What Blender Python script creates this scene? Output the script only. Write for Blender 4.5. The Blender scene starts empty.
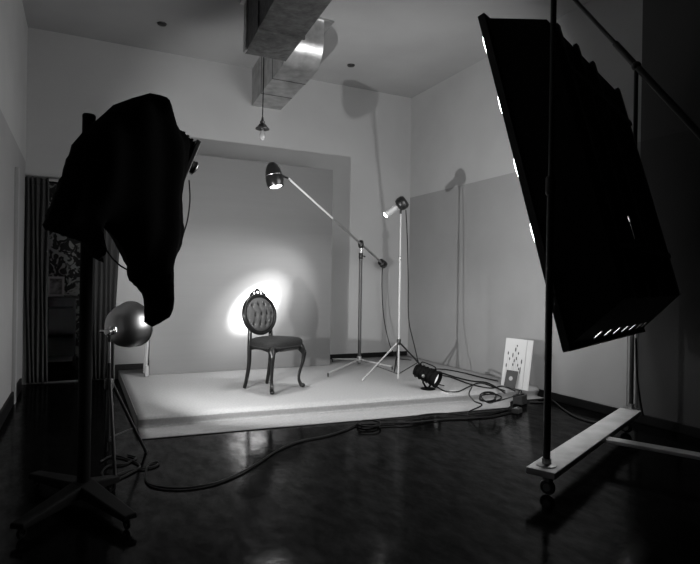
import bpy, math, random
from mathutils import Vector, Matrix, noise
from mathutils.geometry import delaunay_2d_cdt
random.seed(7)
V = Vector
sc = bpy.context.scene
COL = sc.collection
PI = math.pi

# ------------------------------------------------------------------ camera
CAMH = 1.10
FPX, YAW, PITCH, ROLL = 556.44, .4498, .0002, .0154
f_ = V((math.sin(YAW)*math.cos(PITCH), math.cos(YAW)*math.cos(PITCH), math.sin(PITCH)))
r0 = V((math.cos(YAW), -math.sin(YAW), 0)); u0 = r0.cross(f_)
r_ = r0*math.cos(ROLL) + u0*math.sin(ROLL); u_ = u0*math.cos(ROLL) - r0*math.sin(ROLL)
CAM = V((0, 0, CAMH))
cd = bpy.data.cameras.new('camera'); cam = bpy.data.objects.new('camera', cd); COL.objects.link(cam)
cd.sensor_width = 36; cd.lens = FPX/700*36; cd.clip_start = .05; cd.clip_end = 60
cam.matrix_world = Matrix(((r_.x, u_.x, -f_.x, CAM.x), (r_.y, u_.y, -f_.y, CAM.y), (r_.z, u_.z, -f_.z, CAM.z), (0, 0, 0, 1)))
sc.camera = cam
# ------------------------------------------------------------------ world, exposure
wd = bpy.data.worlds.new('world'); sc.world = wd; wd.use_nodes = True
wd.node_tree.nodes['Background'].inputs[0].default_value = (.5, .5, .5, 1)
wd.node_tree.nodes['Background'].inputs[1].default_value = .0005
sc.view_settings.view_transform = 'Standard'; sc.view_settings.look = 'None'
sc.view_settings.gamma = 1; sc.view_settings.exposure = 0; sc.view_settings.use_curve_mapping = False
# light strengths (the lamps themselves are built with their fixtures)
KEY_W, SNOOT_W, BOOM_W, BANK_L, FLOOD_W = 290, 2800, 80, 6.8, 2.0

# ------------------------------------------------------------------ pixel helpers
def ray(x, y): return f_ + r_*((x-350)/FPX) - u_*((y-282)/FPX)
def atZ(x, y, z=0): d = ray(x, y); return CAM + d*((z-CAMH)/d.z)
def atY(x, y, v): d = ray(x, y); return CAM + d*(v/d.y)
def atX(x, y, v): d = ray(x, y); return CAM + d*(v/d.x)
def atD(x, y, v): return CAM + ray(x, y)*v
def atP(x, y, p0, n): d = ray(x, y); return CAM + d*((V(p0)-CAM).dot(n)/d.dot(n))

# ------------------------------------------------------------------ mesh builder
def frame(axis, hint=None):
    a = V(axis).normalized()
    h = V(hint) if hint is not None else (V((0, 0, 1)) if abs(a.z) < .95 else V((1, 0, 0)))
    x = h.cross(a).normalized(); y = a.cross(x)
    return x, y, a
ORG = {}
class MB:
    def __init__(s): s.v = []; s.f = []
    def add(s, vs, fs):
        o = len(s.v); s.v += [V(p) for p in vs]; s.f += [[i+o for i in f] for f in fs]; return s
    def hexa(s, p):   # 8 corners: bottom ring 0-3, top ring 4-7
        return s.add(p, [(3, 2, 1, 0), (4, 5, 6, 7), (0, 1, 5, 4), (1, 2, 6, 5), (2, 3, 7, 6), (3, 0, 4, 7)])
    def box(s, c, size, ax=None):
        c = V(c); X, Y, Z = ax if ax else (V((1, 0, 0)), V((0, 1, 0)), V((0, 0, 1)))
        a, b, d = size[0]/2, size[1]/2, size[2]/2
        q = [(-1, -1), (1, -1), (1, 1), (-1, 1)]
        return s.hexa([c+X*(i*a)+Y*(j*b)-Z*d for i, j in q] + [c+X*(i*a)+Y*(j*b)+Z*d for i, j in q])
    def box2(s, lo, hi):
        return s.box([(a+b)/2 for a, b in zip(lo, hi)], [b-a for a, b in zip(lo, hi)])
    def tube(s, pts, rad, n=8, caps=True, flat=None):
        pts = [V(p) for p in pts]; m = len(pts)
        rad = rad if isinstance(rad, (list, tuple)) else [rad]*m
        vs = []; x = None
        for i, p in enumerate(pts):
            t = (pts[min(i+1, m-1)] - pts[max(i-1, 0)]).normalized()
            if x is None: x, y, _ = frame(t)
            else:
                x = (x - t*x.dot(t)).normalized(); y = t.cross(x)
            for k in range(n):
                a = 2*PI*k/n; vs.append(p + (x*math.cos(a) + y*math.sin(a))*rad[i])
        fs = [(i*n+k, i*n+(k+1) % n, (i+1)*n+(k+1) % n, (i+1)*n+k) for i in range(m-1) for k in range(n)]
        if caps: fs += [tuple(reversed(range(n))), tuple(range((m-1)*n, m*n))]
        return s.add(vs, fs)
    def lathe(s, prof, o, axis, n=24, hint=None, sx=1, sy=1, closed=False):   # prof: (r, h)
        x, y, a = frame(axis, hint); o = V(o); vs = []; m = len(prof)
        for r, h in prof:
            for k in range(n):
                t = 2*PI*k/n; vs.append(o + a*h + x*(r*sx*math.cos(t)) + y*(r*sy*math.sin(t)))
        fs = [(i*n+k, i*n+(k+1) % n, (i+1)*n+(k+1) % n, (i+1)*n+k) for i in range(m-1) for k in range(n)]
        if closed: fs += [((m-1)*n+k, (m-1)*n+(k+1) % n, (k+1) % n, k) for k in range(n)]
        else:
            if prof[0][0] > 1e-4: fs.append(tuple(reversed(range(n))))
            if prof[-1][0] > 1e-4: fs.append(tuple(range((m-1)*n, m*n)))
        return s.add(vs, fs)
    def torus(s, c, axis, R, r, n=24, k=8, sx=1, sy=1, hint=None):
        x, y, a = frame(axis, hint); pts = []
        prof = [(R + r*math.cos(2*PI*j/k), r*math.sin(2*PI*j/k)) for j in range(k)]
        vs = []
        for rr, hh in prof:
            for i in range(n):
                t = 2*PI*i/n; vs.append(V(c) + a*hh + x*((R*sx + rr-R)*math.cos(t)) + y*((R*sy + rr-R)*math.sin(t)))
        fs = [(j*n+i, j*n+(i+1) % n, ((j+1) % k)*n+(i+1) % n, ((j+1) % k)*n+i) for j in range(k) for i in range(n)]
        return s.add(vs, fs)
    def ball(s, c, r, n=12, m=8, ax=None):
        rx, ry, rz = (r, r, r) if not isinstance(r, (tuple, list)) else r
        X, Y, Z = ax if ax else (V((1, 0, 0)), V((0, 1, 0)), V((0, 0, 1)))
        vs = []; c = V(c)
        for i in range(m+1):
            p = PI*i/m
            for k in range(n):
                t = 2*PI*k/n
                vs.append(c + X*(rx*math.sin(p)*math.cos(t)) + Y*(ry*math.sin(p)*math.sin(t)) - Z*(rz*math.cos(p)))
        return s.add(vs, [(i*n+k, i*n+(k+1) % n, (i+1)*n+(k+1) % n, (i+1)*n+k) for i in range(m) for k in range(n)])
    def grid(s, fn, nu, nv):
        vs = [fn(i/nu, j/nv) for j in range(nv+1) for i in range(nu+1)]
        return s.add(vs, [(j*(nu+1)+i, j*(nu+1)+i+1, (j+1)*(nu+1)+i+1, (j+1)*(nu+1)+i) for j in range(nv) for i in range(nu)])
    def panel(s, P, th, rects):   # P = bilinear corners p00,p10,p11,p01; rects in (s0,s1,t0,t1); th = thickness vector
        p00, p10, p11, p01 = [V(p) for p in P]; th = V(th)
        B = lambda a, b: p00*((1-a)*(1-b)) + p10*(a*(1-b)) + p11*(a*b) + p01*((1-a)*b)
        for s0, s1, t0, t1 in rects:
            q = [B(s0, t0), B(s1, t0), B(s1, t1), B(s0, t1)]
            s.hexa(q + [k+th for k in q])
        return s
    def build(s, name, m, parent=None, smooth=False, local=False, bevel=0, solid=0, sub=0):
        me = bpy.data.meshes.new(name); o = bpy.data.objects.new(name, me)
        org = V((0, 0, 0)) if local or parent is None else ORG.get(parent.name, V((0, 0, 0)))
        me.from_pydata([tuple(p-org) for p in s.v], [], s.f); me.update()
        import bmesh
        b = bmesh.new(); b.from_mesh(me); bmesh.ops.remove_doubles(b, verts=b.verts, dist=1e-6)
        bmesh.ops.recalc_face_normals(b, faces=b.faces); b.to_mesh(me); b.free()
        if smooth:
            me.polygons.foreach_set('use_smooth', [True]*len(me.polygons))
            me.set_sharp_from_angle(angle=math.radians(50))
        me.materials.append(MAT[m]); COL.objects.link(o)
        if parent is not None:
            o.parent = parent; ORG[o.name] = org
        if solid: k = o.modifiers.new('solid', 'SOLIDIFY'); k.thickness = solid; k.offset = 0
        if bevel: k = o.modifiers.new('bevel', 'BEVEL'); k.width = bevel; k.segments = 2; k.limit_method = 'ANGLE'
        if sub: k = o.modifiers.new('sub', 'SUBSURF'); k.levels = sub; k.render_levels = sub
        return o
def tag(o, label, cat, group=None):
    o['label'] = label; o['category'] = cat
    if group: o['group'] = group
    return o
def thing(name, label, cat, loc, rz=0, group=None):
    o = bpy.data.objects.new(name, None); COL.objects.link(o); o.location = loc; o.rotation_euler.z = rz
    o.empty_display_size = .1; ORG[o.name] = V(loc); return tag(o, label, cat, group)
def struct(mb, name, m, parent=None, **k):
    o = mb.build(name, m, parent, **k)
    if parent is None: o['kind'] = 'structure'
    return o
def spline(pts, k=6):
    pts = [V(p) for p in pts]; out = []
    for i in range(len(pts)-1):
        a, b, c, d = pts[max(i-1, 0)], pts[i], pts[i+1], pts[min(i+2, len(pts)-1)]
        for j in range(k):
            t = j/k
            out.append(.5*((2*b) + (c-a)*t + (2*a-5*b+4*c-d)*t*t + (3*b-a-3*c+d)*t**3))
    return out + [pts[-1]]

# ------------------------------------------------------------------ materials (the picture is black and white)
MAT = {}
def mat(name, g, rough=.7, metal=0, var=0, scale=6, bump=0, bscale=60, spec=.5, emit=0, stretch=None, coat=0):
    m = bpy.data.materials.new(name); m.use_nodes = True; MAT[name] = m
    nt = m.node_tree; N = nt.nodes; L = nt.links; b = N['Principled BSDF']
    b.inputs['Base Color'].default_value = (g, g, g, 1); b.inputs['Roughness'].default_value = rough
    b.inputs['Metallic'].default_value = metal; b.inputs['Specular IOR Level'].default_value = spec
    b.inputs['Coat Weight'].default_value = coat
    tc = N.new('ShaderNodeTexCoord'); vec = tc.outputs['Object']
    if stretch:
        mp = N.new('ShaderNodeMapping'); mp.inputs['Scale'].default_value = stretch; L.new(vec, mp.inputs[0]); vec = mp.outputs[0]
    if var:
        n = N.new('ShaderNodeTexNoise'); n.inputs['Scale'].default_value = scale; n.inputs['Detail'].default_value = 6
        L.new(vec, n.inputs['Vector'])
        r = N.new('ShaderNodeValToRGB'); a, c = max(g*(1-var), 0), min(g*(1+var), 1)
        r.color_ramp.elements[0].position = .3; r.color_ramp.elements[1].position = .7
        r.color_ramp.elements[0].color = (a, a, a, 1); r.color_ramp.elements[1].color = (c, c, c, 1)
        L.new(n.outputs[0], r.inputs[0]); L.new(r.outputs[0], b.inputs['Base Color'])
    if bump:
        n = N.new('ShaderNodeTexNoise'); n.inputs['Scale'].default_value = bscale; n.inputs['Detail'].default_value = 4
        L.new(vec, n.inputs['Vector'])
        k = N.new('ShaderNodeBump'); k.inputs['Strength'].default_value = bump; k.inputs['Distance'].default_value = .01
        L.new(n.outputs[0], k.inputs['Height']); L.new(k.outputs[0], b.inputs['Normal'])
    if emit:
        b.inputs['Emission Color'].default_value = (1, 1, 1, 1); b.inputs['Emission Strength'].default_value = emit
    return m
def wallpaint(name, lo, hi, zs):   # two paint tones meeting at height zs
    m = mat(name, hi, .75, bump=.08, bscale=90); N = m.node_tree.nodes; L = m.node_tree.links
    g = N.new('ShaderNodeNewGeometry'); sp = N.new('ShaderNodeSeparateXYZ'); L.new(g.outputs['Position'], sp.inputs[0])
    gt = N.new('ShaderNodeMath'); gt.operation = 'GREATER_THAN'; gt.inputs[1].default_value = zs; L.new(sp.outputs['Z'], gt.inputs[0])
    nz = N.new('ShaderNodeTexNoise'); nz.inputs['Scale'].default_value = 1.6; nz.inputs['Detail'].default_value = 5
    L.new(g.outputs['Position'], nz.inputs['Vector'])
    mx = N.new('ShaderNodeMix'); mx.data_type = 'RGBA'; L.new(gt.outputs[0], mx.inputs[0])
    mx.inputs[6].default_value = (lo, lo, lo, 1); mx.inputs[7].default_value = (hi, hi, hi, 1)
    mr = N.new('ShaderNodeMapRange'); mr.inputs[3].default_value = .93; mr.inputs[4].default_value = 1.05
    mr.inputs[1].default_value = .3; mr.inputs[2].default_value = .7; L.new(nz.outputs[0], mr.inputs[0])
    mu = N.new('ShaderNodeMix'); mu.data_type = 'RGBA'; mu.blend_type = 'MULTIPLY'; mu.inputs[0].default_value = 1
    L.new(mx.outputs[2], mu.inputs[6]); L.new(mr.outputs[0], mu.inputs[7])
    L.new(mu.outputs[2], N['Principled BSDF'].inputs['Base Color'])
ROOM_W = 2.281
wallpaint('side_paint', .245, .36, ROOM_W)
wallpaint('shaded_side_paint', .045, .06, ROOM_W)  # side wall tones with the shade beside the light bank put into the colour
mat('back_paint', .30, .75, var=.05, scale=1.4, bump=.08, bscale=90)
mat('ceiling_paint', .30, .8, var=.08, scale=1.1, bump=.1, bscale=40)
mat('front_paint', .012, .8, var=.05)
mat('dark_trim', .004, .5, spec=.15)
mat('white_trim', .22, .5)
mat('cloth_top', .25, .9, var=.10, scale=60, bump=.3, bscale=200)
mat('deck_wood', .2, .7, var=.3, scale=8, stretch=(1, 12, 1))
mat('flat_board', .105, .62, var=.03, scale=5, bump=.05, bscale=50, stretch=(.25, 1, 4))
mat('raw_wood', .22, .6, var=.2, scale=10, stretch=(8, 8, 1))
mat('plank_wood', .34, .5, var=.18, scale=9, stretch=(1, 1, 6))
mat('dark_wood', .007, .3, var=.4, scale=14, stretch=(6, 6, 1), spec=.25)
mat('upholstery', .014, .8, spec=.2, var=.5, scale=90, bump=.25, bscale=220)
mat('velvet', .055, .75, spec=.25, var=.18, scale=40, bump=.1, bscale=200)
mat('button', .02, .5)
mat('black_metal', .006, .4)
mat('black_paint', .01, .3)
mat('grey_metal', .35, .35, 1, var=.1)
mat('chrome', .75, .18, 1)
mat('white_metal', .32, .35)
mat('dull_metal', .30, .42, .6, var=.15)
mat('dark_metal', .05, .45)
mat('pale_metal', .62, .4)
mat('black_cloth', .002, .95, spec=.03)
mat('bank_cloth', .008, .8, spec=.25, var=.3, scale=20)
mat('bank_batten', .014, .6)
mat('matte_black', .0018, .7, spec=.08)
mat('silver_lining', .6, .5, .4)
mat('diffuser', .8, .8, emit=BANK_L)
mat('lamp_lens', .9, .3, emit=25)
mat('snoot_glow', .9, .3, emit=30)
mat('flood_lens', .8, .12, .3, emit=.55)
mat('key_bulb', .9, .3, emit=25)
mat('cable', .0025, .6, spec=.15)
mat('cable_light', .02, .6, spec=.15)
mat('mat_board', .42, .7)
mat('ink', .05, .8)
mat('card_dark', .03, .6)
mat('card_pale', .3, .6)
mat('curtain', .022, .85, var=.25, scale=20, stretch=(6, 1, .3))
mat('cabinet', .012, .35, var=.3, scale=10)
mat('photo_print', .3, .5, var=.8, scale=14)
mat('frame_wood', .6, .4)
mat('smoked', .02, .3)
mat('glass_bulb', .28, .08, spec=.8)
mat('box_grey', .015, .6)
# galvanised duct
m = mat('galvanised', .42, .34, .85, var=.3, scale=9, bump=.35, bscale=14)
m = mat('galvanised_dull', .08, .55, .5, var=.45, scale=16, bump=.5, bscale=24)
# spun bowl of the reflector lamp
mat('bowl_lining', .12, .5, .6)
mat('bowl_metal', .55, .38, 1, var=.06, scale=3)
# floral wallpaper
m = mat('wallpaper', .03, .8); N = m.node_tree.nodes; L = m.node_tree.links
vt = N.new('ShaderNodeTexNoise'); vt.inputs['Scale'].default_value = 9; vt.inputs['Detail'].default_value = 3; vt.inputs['Distortion'].default_value = 1.5
tc = N.new('ShaderNodeTexCoord'); L.new(tc.outputs['Object'], vt.inputs['Vector'])
cr = N.new('ShaderNodeValToRGB'); cr.color_ramp.elements[0].position = .5; cr.color_ramp.elements[1].position = .56
cr.color_ramp.elements[0].color = (.012, .012, .012, 1); cr.color_ramp.elements[1].color = (.35, .35, .35, 1)
L.new(vt.outputs[0], cr.inputs[0]); L.new(cr.outputs[0], N['Principled BSDF'].inputs['Base Color'])
# waxed dark linoleum floor
m = mat('lino', .012, .2, spec=.08); N = m.node_tree.nodes; L = m.node_tree.links; b = N['Principled BSDF']
tc = N.new('ShaderNodeTexCoord')
n1 = N.new('ShaderNodeTexNoise'); n1.inputs['Scale'].default_value = 2.2; n1.inputs['Detail'].default_value = 7; n1.inputs['Roughness'].default_value = .65
L.new(tc.outputs['Object'], n1.inputs['Vector'])
mr = N.new('ShaderNodeMapRange'); mr.inputs[1].default_value = .3; mr.inputs[2].default_value = .7; mr.inputs[3].default_value = .08; mr.inputs[4].default_value = .19
L.new(n1.outputs[0], mr.inputs[0]); L.new(mr.outputs[0], b.inputs['Roughness'])
n2 = N.new('ShaderNodeTexNoise'); n2.inputs['Scale'].default_value = 22; n2.inputs['Detail'].default_value = 5
L.new(tc.outputs['Object'], n2.inputs['Vector'])
bp = N.new('ShaderNodeBump'); bp.inputs['Strength'].default_value = .08; bp.inputs['Distance'].default_value = .01
L.new(n2.outputs[0], bp.inputs['Height']); L.new(bp.outputs[0], b.inputs['Normal'])
r2 = N.new('ShaderNodeMapRange'); r2.inputs[1].default_value = .3; r2.inputs[2].default_value = .7; r2.inputs[3].default_value = .0008; r2.inputs[4].default_value = .0025
L.new(n2.outputs[0], r2.inputs[0]); L.new(r2.outputs[0], b.inputs['Base Color'])

b.inputs['Specular IOR Level'].default_value = 0
gl = N.new('ShaderNodeBsdfGlossy'); L.new(mr.outputs[0], gl.inputs['Roughness']); L.new(bp.outputs[0], gl.inputs['Normal'])
n3 = N.new('ShaderNodeTexNoise'); n3.inputs['Scale'].default_value = 13; n3.inputs['Detail'].default_value = 8; n3.inputs['Roughness'].default_value = .75
mp = N.new('ShaderNodeMapping'); mp.inputs['Scale'].default_value = (1, .45, 1); mp.inputs['Rotation'].default_value = (0, 0, .6)
L.new(tc.outputs['Object'], mp.inputs[0]); L.new(mp.outputs[0], n3.inputs['Vector'])
r3 = N.new('ShaderNodeMapRange'); r3.inputs[1].default_value = .40; r3.inputs[2].default_value = .66; r3.inputs[3].default_value = .22; r3.inputs[4].default_value = .48
L.new(n3.outputs[0], r3.inputs[0]); L.new(r3.outputs[0], gl.inputs['Color'])
fz = N.new('ShaderNodeFresnel'); fz.inputs['IOR'].default_value = 1.42
ms = N.new('ShaderNodeMixShader'); L.new(fz.outputs[0], ms.inputs[0]); L.new(b.outputs[0], ms.inputs[1]); L.new(gl.outputs[0], ms.inputs[2])
L.new(ms.outputs[0], N['Material Output'].inputs['Surface'])

# ------------------------------------------------------------------ room shell
XL, XR, YB, H = -.53, 4.086, 6.589, 3.663
YF, T = -2.2, .12
YR = 8.5                                   # far wall of the room beyond the doorway
DX0, DX1, DZ = atY(28, 300, YB).x, atY(112, 300, YB).x, 2.10
struct(MB().box2((XL-T, YF-T, -.1), (XR+T, YR+T, 0)), 'floor', 'lino')
struct(MB().box2((XL-T, YF-T, H), (XR+T, YR+T, H+.1)), 'ceiling', 'ceiling_paint')
struct(MB().box2((XL-T, YF, 0), (XL, YB, H)), 'wall_left', 'side_paint')
YD = atX(637, 380, XR).y
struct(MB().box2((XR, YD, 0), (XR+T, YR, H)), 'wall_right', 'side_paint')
struct(MB().box2((XR, YF, 0), (XR+T, YD, H)), 'wall_right_front', 'shaded_side_paint')  # unlit stretch of the right wall, darkened through its colour
struct(MB().box2((XL-T, YF-T, 0), (XR+T, YF, H)), 'wall_front', 'front_paint')
wb = MB(); wb.box2((XL-T, YB, 0), (DX0, YB+T, H)); wb.box2((DX1, YB, 0), (XR, YB+T, H)); wb.box2((DX0, YB, DZ), (DX1, YB+T, H))
struct(wb, 'wall_back', 'back_paint')
struct(MB().box2((XL-T-1.2, YR, 0), (XR, YR+T, H)), 'wall_far_room', 'wallpaper')
struct(MB().box2((XL-T-1.2, YB+T, 0), (XL-1.2, YR, H)), 'wall_far_room_side', 'front_paint')
d1 = struct(MB().box2((DX0-.035, YB-.02, DZ), (DX1+.035, YB+T+.01, DZ+.05)), 'door_1', 'white_trim')
for nm, a, b in (('jamb', DX0-.035, DX0), ('jamb', DX1, DX1+.035)):
    MB().box2((a, YB-.02, 0), (b, YB+T+.01, DZ)).build(nm, 'white_trim', d1)
MB().box2((DX0, YB-.01, 0), (DX1, YB+.02, .012)).build('threshold', 'grey_metal', d1)
BB = .075
struct(MB().box2((XR-.02, YF, 0), (XR, YB, BB)), 'baseboard_right', 'dark_trim', bevel=.004)
struct(MB().box2((DX1+.04, YB-.02, 0), (XR-.02, YB, BB+.085)), 'baseboard_back', 'dark_trim', bevel=.004)
struct(MB().box2((XL, YF, 0), (XL+.02, YB-.30, .11)), 'baseboard_left', 'dark_trim', bevel=.004)
# upright casings on the side walls
tL = atX(13, 300, XL).y
tr = MB(); tr.box2((XL, tL-.02, 0), (XL+.03, tL+.07, 2.05)); tr.box2((XL, tL+.11, 0), (XL+.02, tL+.15, 2.05))
struct(tr, 'trim_1', 'white_trim', bevel=.004)
yb0, yb1 = atX(637, 380, XR).y, atX(625, 380, XR).y
tr = MB(); tr.box2((XR-.02, yb1-.03, BB), (XR, yb1, 2.1)); tr.box2((XR-.02, yb0, BB), (XR, yb0+.03, 2.1)); tr.box2((XR-.008, yb0, BB), (XR, yb1, 2.1))
struct(tr, 'trim_2', 'side_paint', bevel=.003)

# ------------------------------------------------------------------ platform with its pale covering
PZ = .097
PX0, PX1 = .385, XR-.03
fr = lambda x: 4.325 - .062*(x-PX0)
pt = thing('stage_platform', 'low platform under a pale felt covering, with the chair and light stands on it', 'platform', (2.2, 5.4, 0))
e = .012
MB().hexa([V((PX0+e, fr(PX0)+.05, .001)), V((PX1-e, fr(PX1)+.05, .001)), V((PX1-e, YB-.03, .001)), V((PX0+e, YB-.03, .001)),
           V((PX0+e, fr(PX0)+.05, PZ-.006)), V((PX1-e, fr(PX1)+.05, PZ-.006)), V((PX1-e, YB-.03, PZ-.006)), V((PX0+e, YB-.03, PZ-.006))]).build('deck', 'deck_wood', pt)
def cover(u, v):       # profile from the back wall forward, down the riser and out over the floor
    x = PX0 + (PX1-PX0)*u
    prof = [(YB-.024, PZ), (5.8, PZ), (5.0, PZ), (4.5, PZ), (fr(x)+.07, PZ), (fr(x)+.035, PZ-.004), (fr(x)+.012, PZ-.016), (fr(x)+.003, PZ-.028), (fr(x)+.010, PZ-.044),
            (fr(x)+.027, .018), (fr(x)+.024, .008), (fr(x)-.02, .005), (fr(x)-.285, .005)]
    if u > .84: prof[-1] = (fr(x)-.285+.22*min(1, (u-.84)/.05), .005)
    k = v*(len(prof)-1); i = min(int(k), len(prof)-2); t = k-i
    y = prof[i][0]*(1-t)+prof[i+1][0]*t; z = prof[i][1]*(1-t)+prof[i+1][1]*t
    return V((x, y, z + .002*noise.noise(V((x*2.1, y*2.3, 0)))))
MB().grid(cover, 60, 24).build('felt_cover', 'cloth_top', pt, smooth=True, solid=.006)
# left skirt of the covering
MB().panel([V((PX0, fr(PX0)+.03, .002)), V((PX0, YB-.03, .002)), V((PX0, YB-.03, PZ)), V((PX0, fr(PX0)+.04, PZ))], (-.005, 0, 0), [(0, 1, 0, 1)]).build('felt_skirt', 'cloth_top', pt)
PT = PZ+.006   # top surface of the felt

# ------------------------------------------------------------------ backdrop flat
FY = 6.10
fx0, fx1, fz1 = atY(149, 377, FY).x, atY(333, 170, FY).x, atY(333, 170, FY).z
fl = thing('backdrop_flat', 'tall plain grey backdrop flat standing behind the chair', 'backdrop', ((fx0+fx1)/2, FY, PT))
MB().box2((fx0, FY, PT), (fx1, FY+.012, fz1)).build('board', 'flat_board', fl)
for a, b in ((fx0, fx0+.05), (fx1-.05, fx1), ((fx0+fx1)/2-.025, (fx0+fx1)/2+.025)):
    MB().box2((a, FY+.012, PT), (b, FY+.045, fz1)).build('stile', 'raw_wood', fl)
for z in (PT, fz1-.05, 1.2): MB().box2((fx0+.05, FY+.0125, z), (fx1-.05, FY+.044, z+.05)).build('rail', 'raw_wood', fl)
b0 = atY(147, 372, FY-.02); b1 = atY(153, 318, FY+.02)
MB().tube([V((fx0-.045, FY-.05, PT+.03)), V((fx0-.01, FY+.03, PT+.62)), V((fx0+.02, FY+.07, PT+1.3))], [.022, .02, .016], 6).build('brace', 'raw_wood', fl)
MB().box((fx0-.03, FY-.06, PT+.055), (.035, .07, .11)).build('foot_block', 'raw_wood', fl, bevel=.004)

# ------------------------------------------------------------------ chair
ch = thing('side_chair', 'dark carved wooden parlour chair with tufted oval back and upholstered seat', 'chair', (1.596, 4.968, PT), math.radians(30.6))
def cb(mb, name, m, parent=ch, **k): return mb.build(name, m, parent, local=True, **k)
for sx in (-1, 1):     # front cabriole legs
    pth = spline([(sx*.19, -.175, .40), (sx*.207, -.195, .365), (sx*.222, -.212, .31), (sx*.212, -.203, .23), (sx*.196, -.186, .15), (sx*.190, -.181, .085), (sx*.200, -.192, .04), (sx*.212, -.205, .018)], 4)
    rd = [.034, .036, .037, .035, .033, .030, .027, .024, .022, .020, .019, .018, .0165, .0155, .015, .0145, .014, .0135, .0135, .0135, .014, .015, .016, .0165, .017, .018, .019, .0195, .018]
    lg = cb(MB().tube(pth, rd[:len(pth)], 10), 'leg', 'dark_wood', smooth=True)
    cb(MB().ball((sx*.216, -.210, .022), (.021, .024, .020)), 'scroll_foot', 'dark_wood', lg, smooth=True)
    cb(MB().ball((sx*.222, -.222, .325), (.02, .014, .035)), 'knee_carving', 'dark_wood', lg, smooth=True)
for sx in (-1, 1):     # rear sabre legs
    pth = spline([(sx*.143, .135, .44), (sx*.144, .137, .36), (sx*.144, .137, .26), (sx*.146, .150, .15), (sx*.150, .172, .05), (sx*.153, .184, .005)], 4)
    cb(MB().tube(pth, [.021-.005*i/len(pth) for i in range(len(pth))], 8), 'leg', 'dark_wood', smooth=True)
def seat_out(t, k=1.0):   # rounded trapezoid outline of the seat
    c, s_ = math.cos(t), math.sin(t); e = 2/3.6
    x = math.copysign(abs(c)**e, c); y = math.copysign(abs(s_)**e, s_)
    return x*(.210 - .046*y)*k + 0, y*.185*k - .034 - (.018*(1-x*x) if y < 0 else 0)
n = 48
def ring(k, z): return [V((*seat_out(2*PI*i/n, k), z)) for i in range(n)]
def loft(rings, cap0=True, cap1=True):
    mb = MB(); vs = [p for r in rings for p in r]; m = len(rings)
    fs = [(j*n+i, j*n+(i+1) % n, (j+1)*n+(i+1) % n, (j+1)*n+i) for j in range(m-1) for i in range(n)]
    if cap0: fs.append(tuple(reversed(range(n))))
    if cap1: fs.append(tuple(range((m-1)*n, m*n)))
    return mb.add(vs, fs)
def apron(z0, z1):
    lo = []
    for i in range(n):
        x, y = seat_out(2*PI*i/n, .97); a = 2*PI*i/n
        lo.append(V((x, y, z0 + .016*math.cos(4*a))))
    return loft([lo, ring(.98, z1)])
cb(apron(.372, .402), 'seat_rail', 'dark_wood', smooth=True)
cush = loft([ring(.985, .392), ring(1.03, .404), ring(1.045, .432), ring(1.03, .452), ring(.95, .466), ring(.8, .475), ring(.5, .482), ring(.2, .485), ring(.02, .485)])
cb(cush, 'seat', 'upholstery', smooth=True)
cb(MB().tube([p + V((0, 0, 0)) for p in ring(1.015, .406)] + [ring(1.015, .406)[0]], .005, 6), 'piping', 'button')
# oval back, leaning backward
OC = V((0, .150, .680)); lean = math.radians(9)
BXa, BZa = V((1, 0, 0)), V((0, math.sin(lean), math.cos(lean))); BN = V((0, -math.cos(lean), math.sin(lean)))   # BN faces forward
HW, HH = .204, .176
def ov(t, k=1, d=0): return OC + BXa*(HW*k*math.cos(t)) + BZa*(HH*k*math.sin(t)) + BN*d
mbx = MB(); no, kk = 48, 8; vs = []
for j in range(kk):
    q = 2*PI*j/kk
    for i in range(no):
        t = 2*PI*i/no; vs.append(ov(t, 1 + .115*math.cos(q), .022*math.sin(q)))
mbx.add(vs, [(j*no+i, j*no+(i+1) % no, ((j+1) % kk)*no+(i+1) % no, ((j+1) % kk)*no+i) for j in range(kk) for i in range(no)])
bf = cb(mbx, 'back_frame', 'dark_wood', smooth=True)
for sx in (-1, 1):
    pth = spline([(sx*.143, .135, .43), (sx*.142, .136, .50), (sx*.143, .138, .55), (sx*.162, .142, .60)], 4)
    cb(MB().tube(pth, [.021-.006*i/len(pth) for i in range(len(pth))], 8), 'back_post', 'dark_wood', smooth=True)
    pth = spline([ov(PI/2 + sx*1.1, 1.1, .01), ov(PI/2+sx*1.5, 1.14, .012), ov(PI/2+sx*1.95, 1.12, .01)], 4)
# tufted pad: a dome pulled in at the buttons
btn = [(c*.073 + (.0365 if r_i % 2 else 0), (r_i-1)*.088 - .002) for r_i in range(3) for c in ((-1.5, -.5, .5, 1.5) if r_i % 2 == 0 else (-1.5, -.5, .5, 1.5))]
btn = [(x - (.018 if i//4 % 2 else 0), y) for i, (x, y) in enumerate(btn)]
def padh(x, y):
    r2 = (x/(HW*.9))**2 + (y/(HH*.9))**2
    h = .048*max(0, 1-r2)**.45
    for bx, by in btn:
        dx, dy = x-bx, y-by
        h -= .030*math.exp(-(dx*dx*1.6+dy*dy*.9)/(.016**2)) * min(1, max(0, (1-r2)*3))
        # creases running from button to button
        h -= .012*math.exp(-(dx/.009)**2)*math.exp(-(dy/.05)**2) * min(1, max(0, (1-r2)*3))
    return h
mbx = MB(); nr, na = 26, 72
vs = [ov(0, 0) + BN*(padh(0, 0) + .004)]
for i in range(1, nr+1):
    for j in range(na):
        t = 2*PI*j/na; k = .93*i/nr; x, y = HW*k*math.cos(t), HH*k*math.sin(t)
        vs.append(OC + BXa*x + BZa*y + BN*(padh(x, y) + .004))
fs = [(0, 1+j, 1+(j+1) % na) for j in range(na)] + [(1+i*na+j, 1+(i+1)*na+j, 1+(i+1)*na+(j+1) % na, 1+i*na+(j+1) % na) for i in range(nr-1) for j in range(na)]
mbx.add(vs, fs); bkc = cb(mbx, 'back_cushion', 'velvet', smooth=True)
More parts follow.
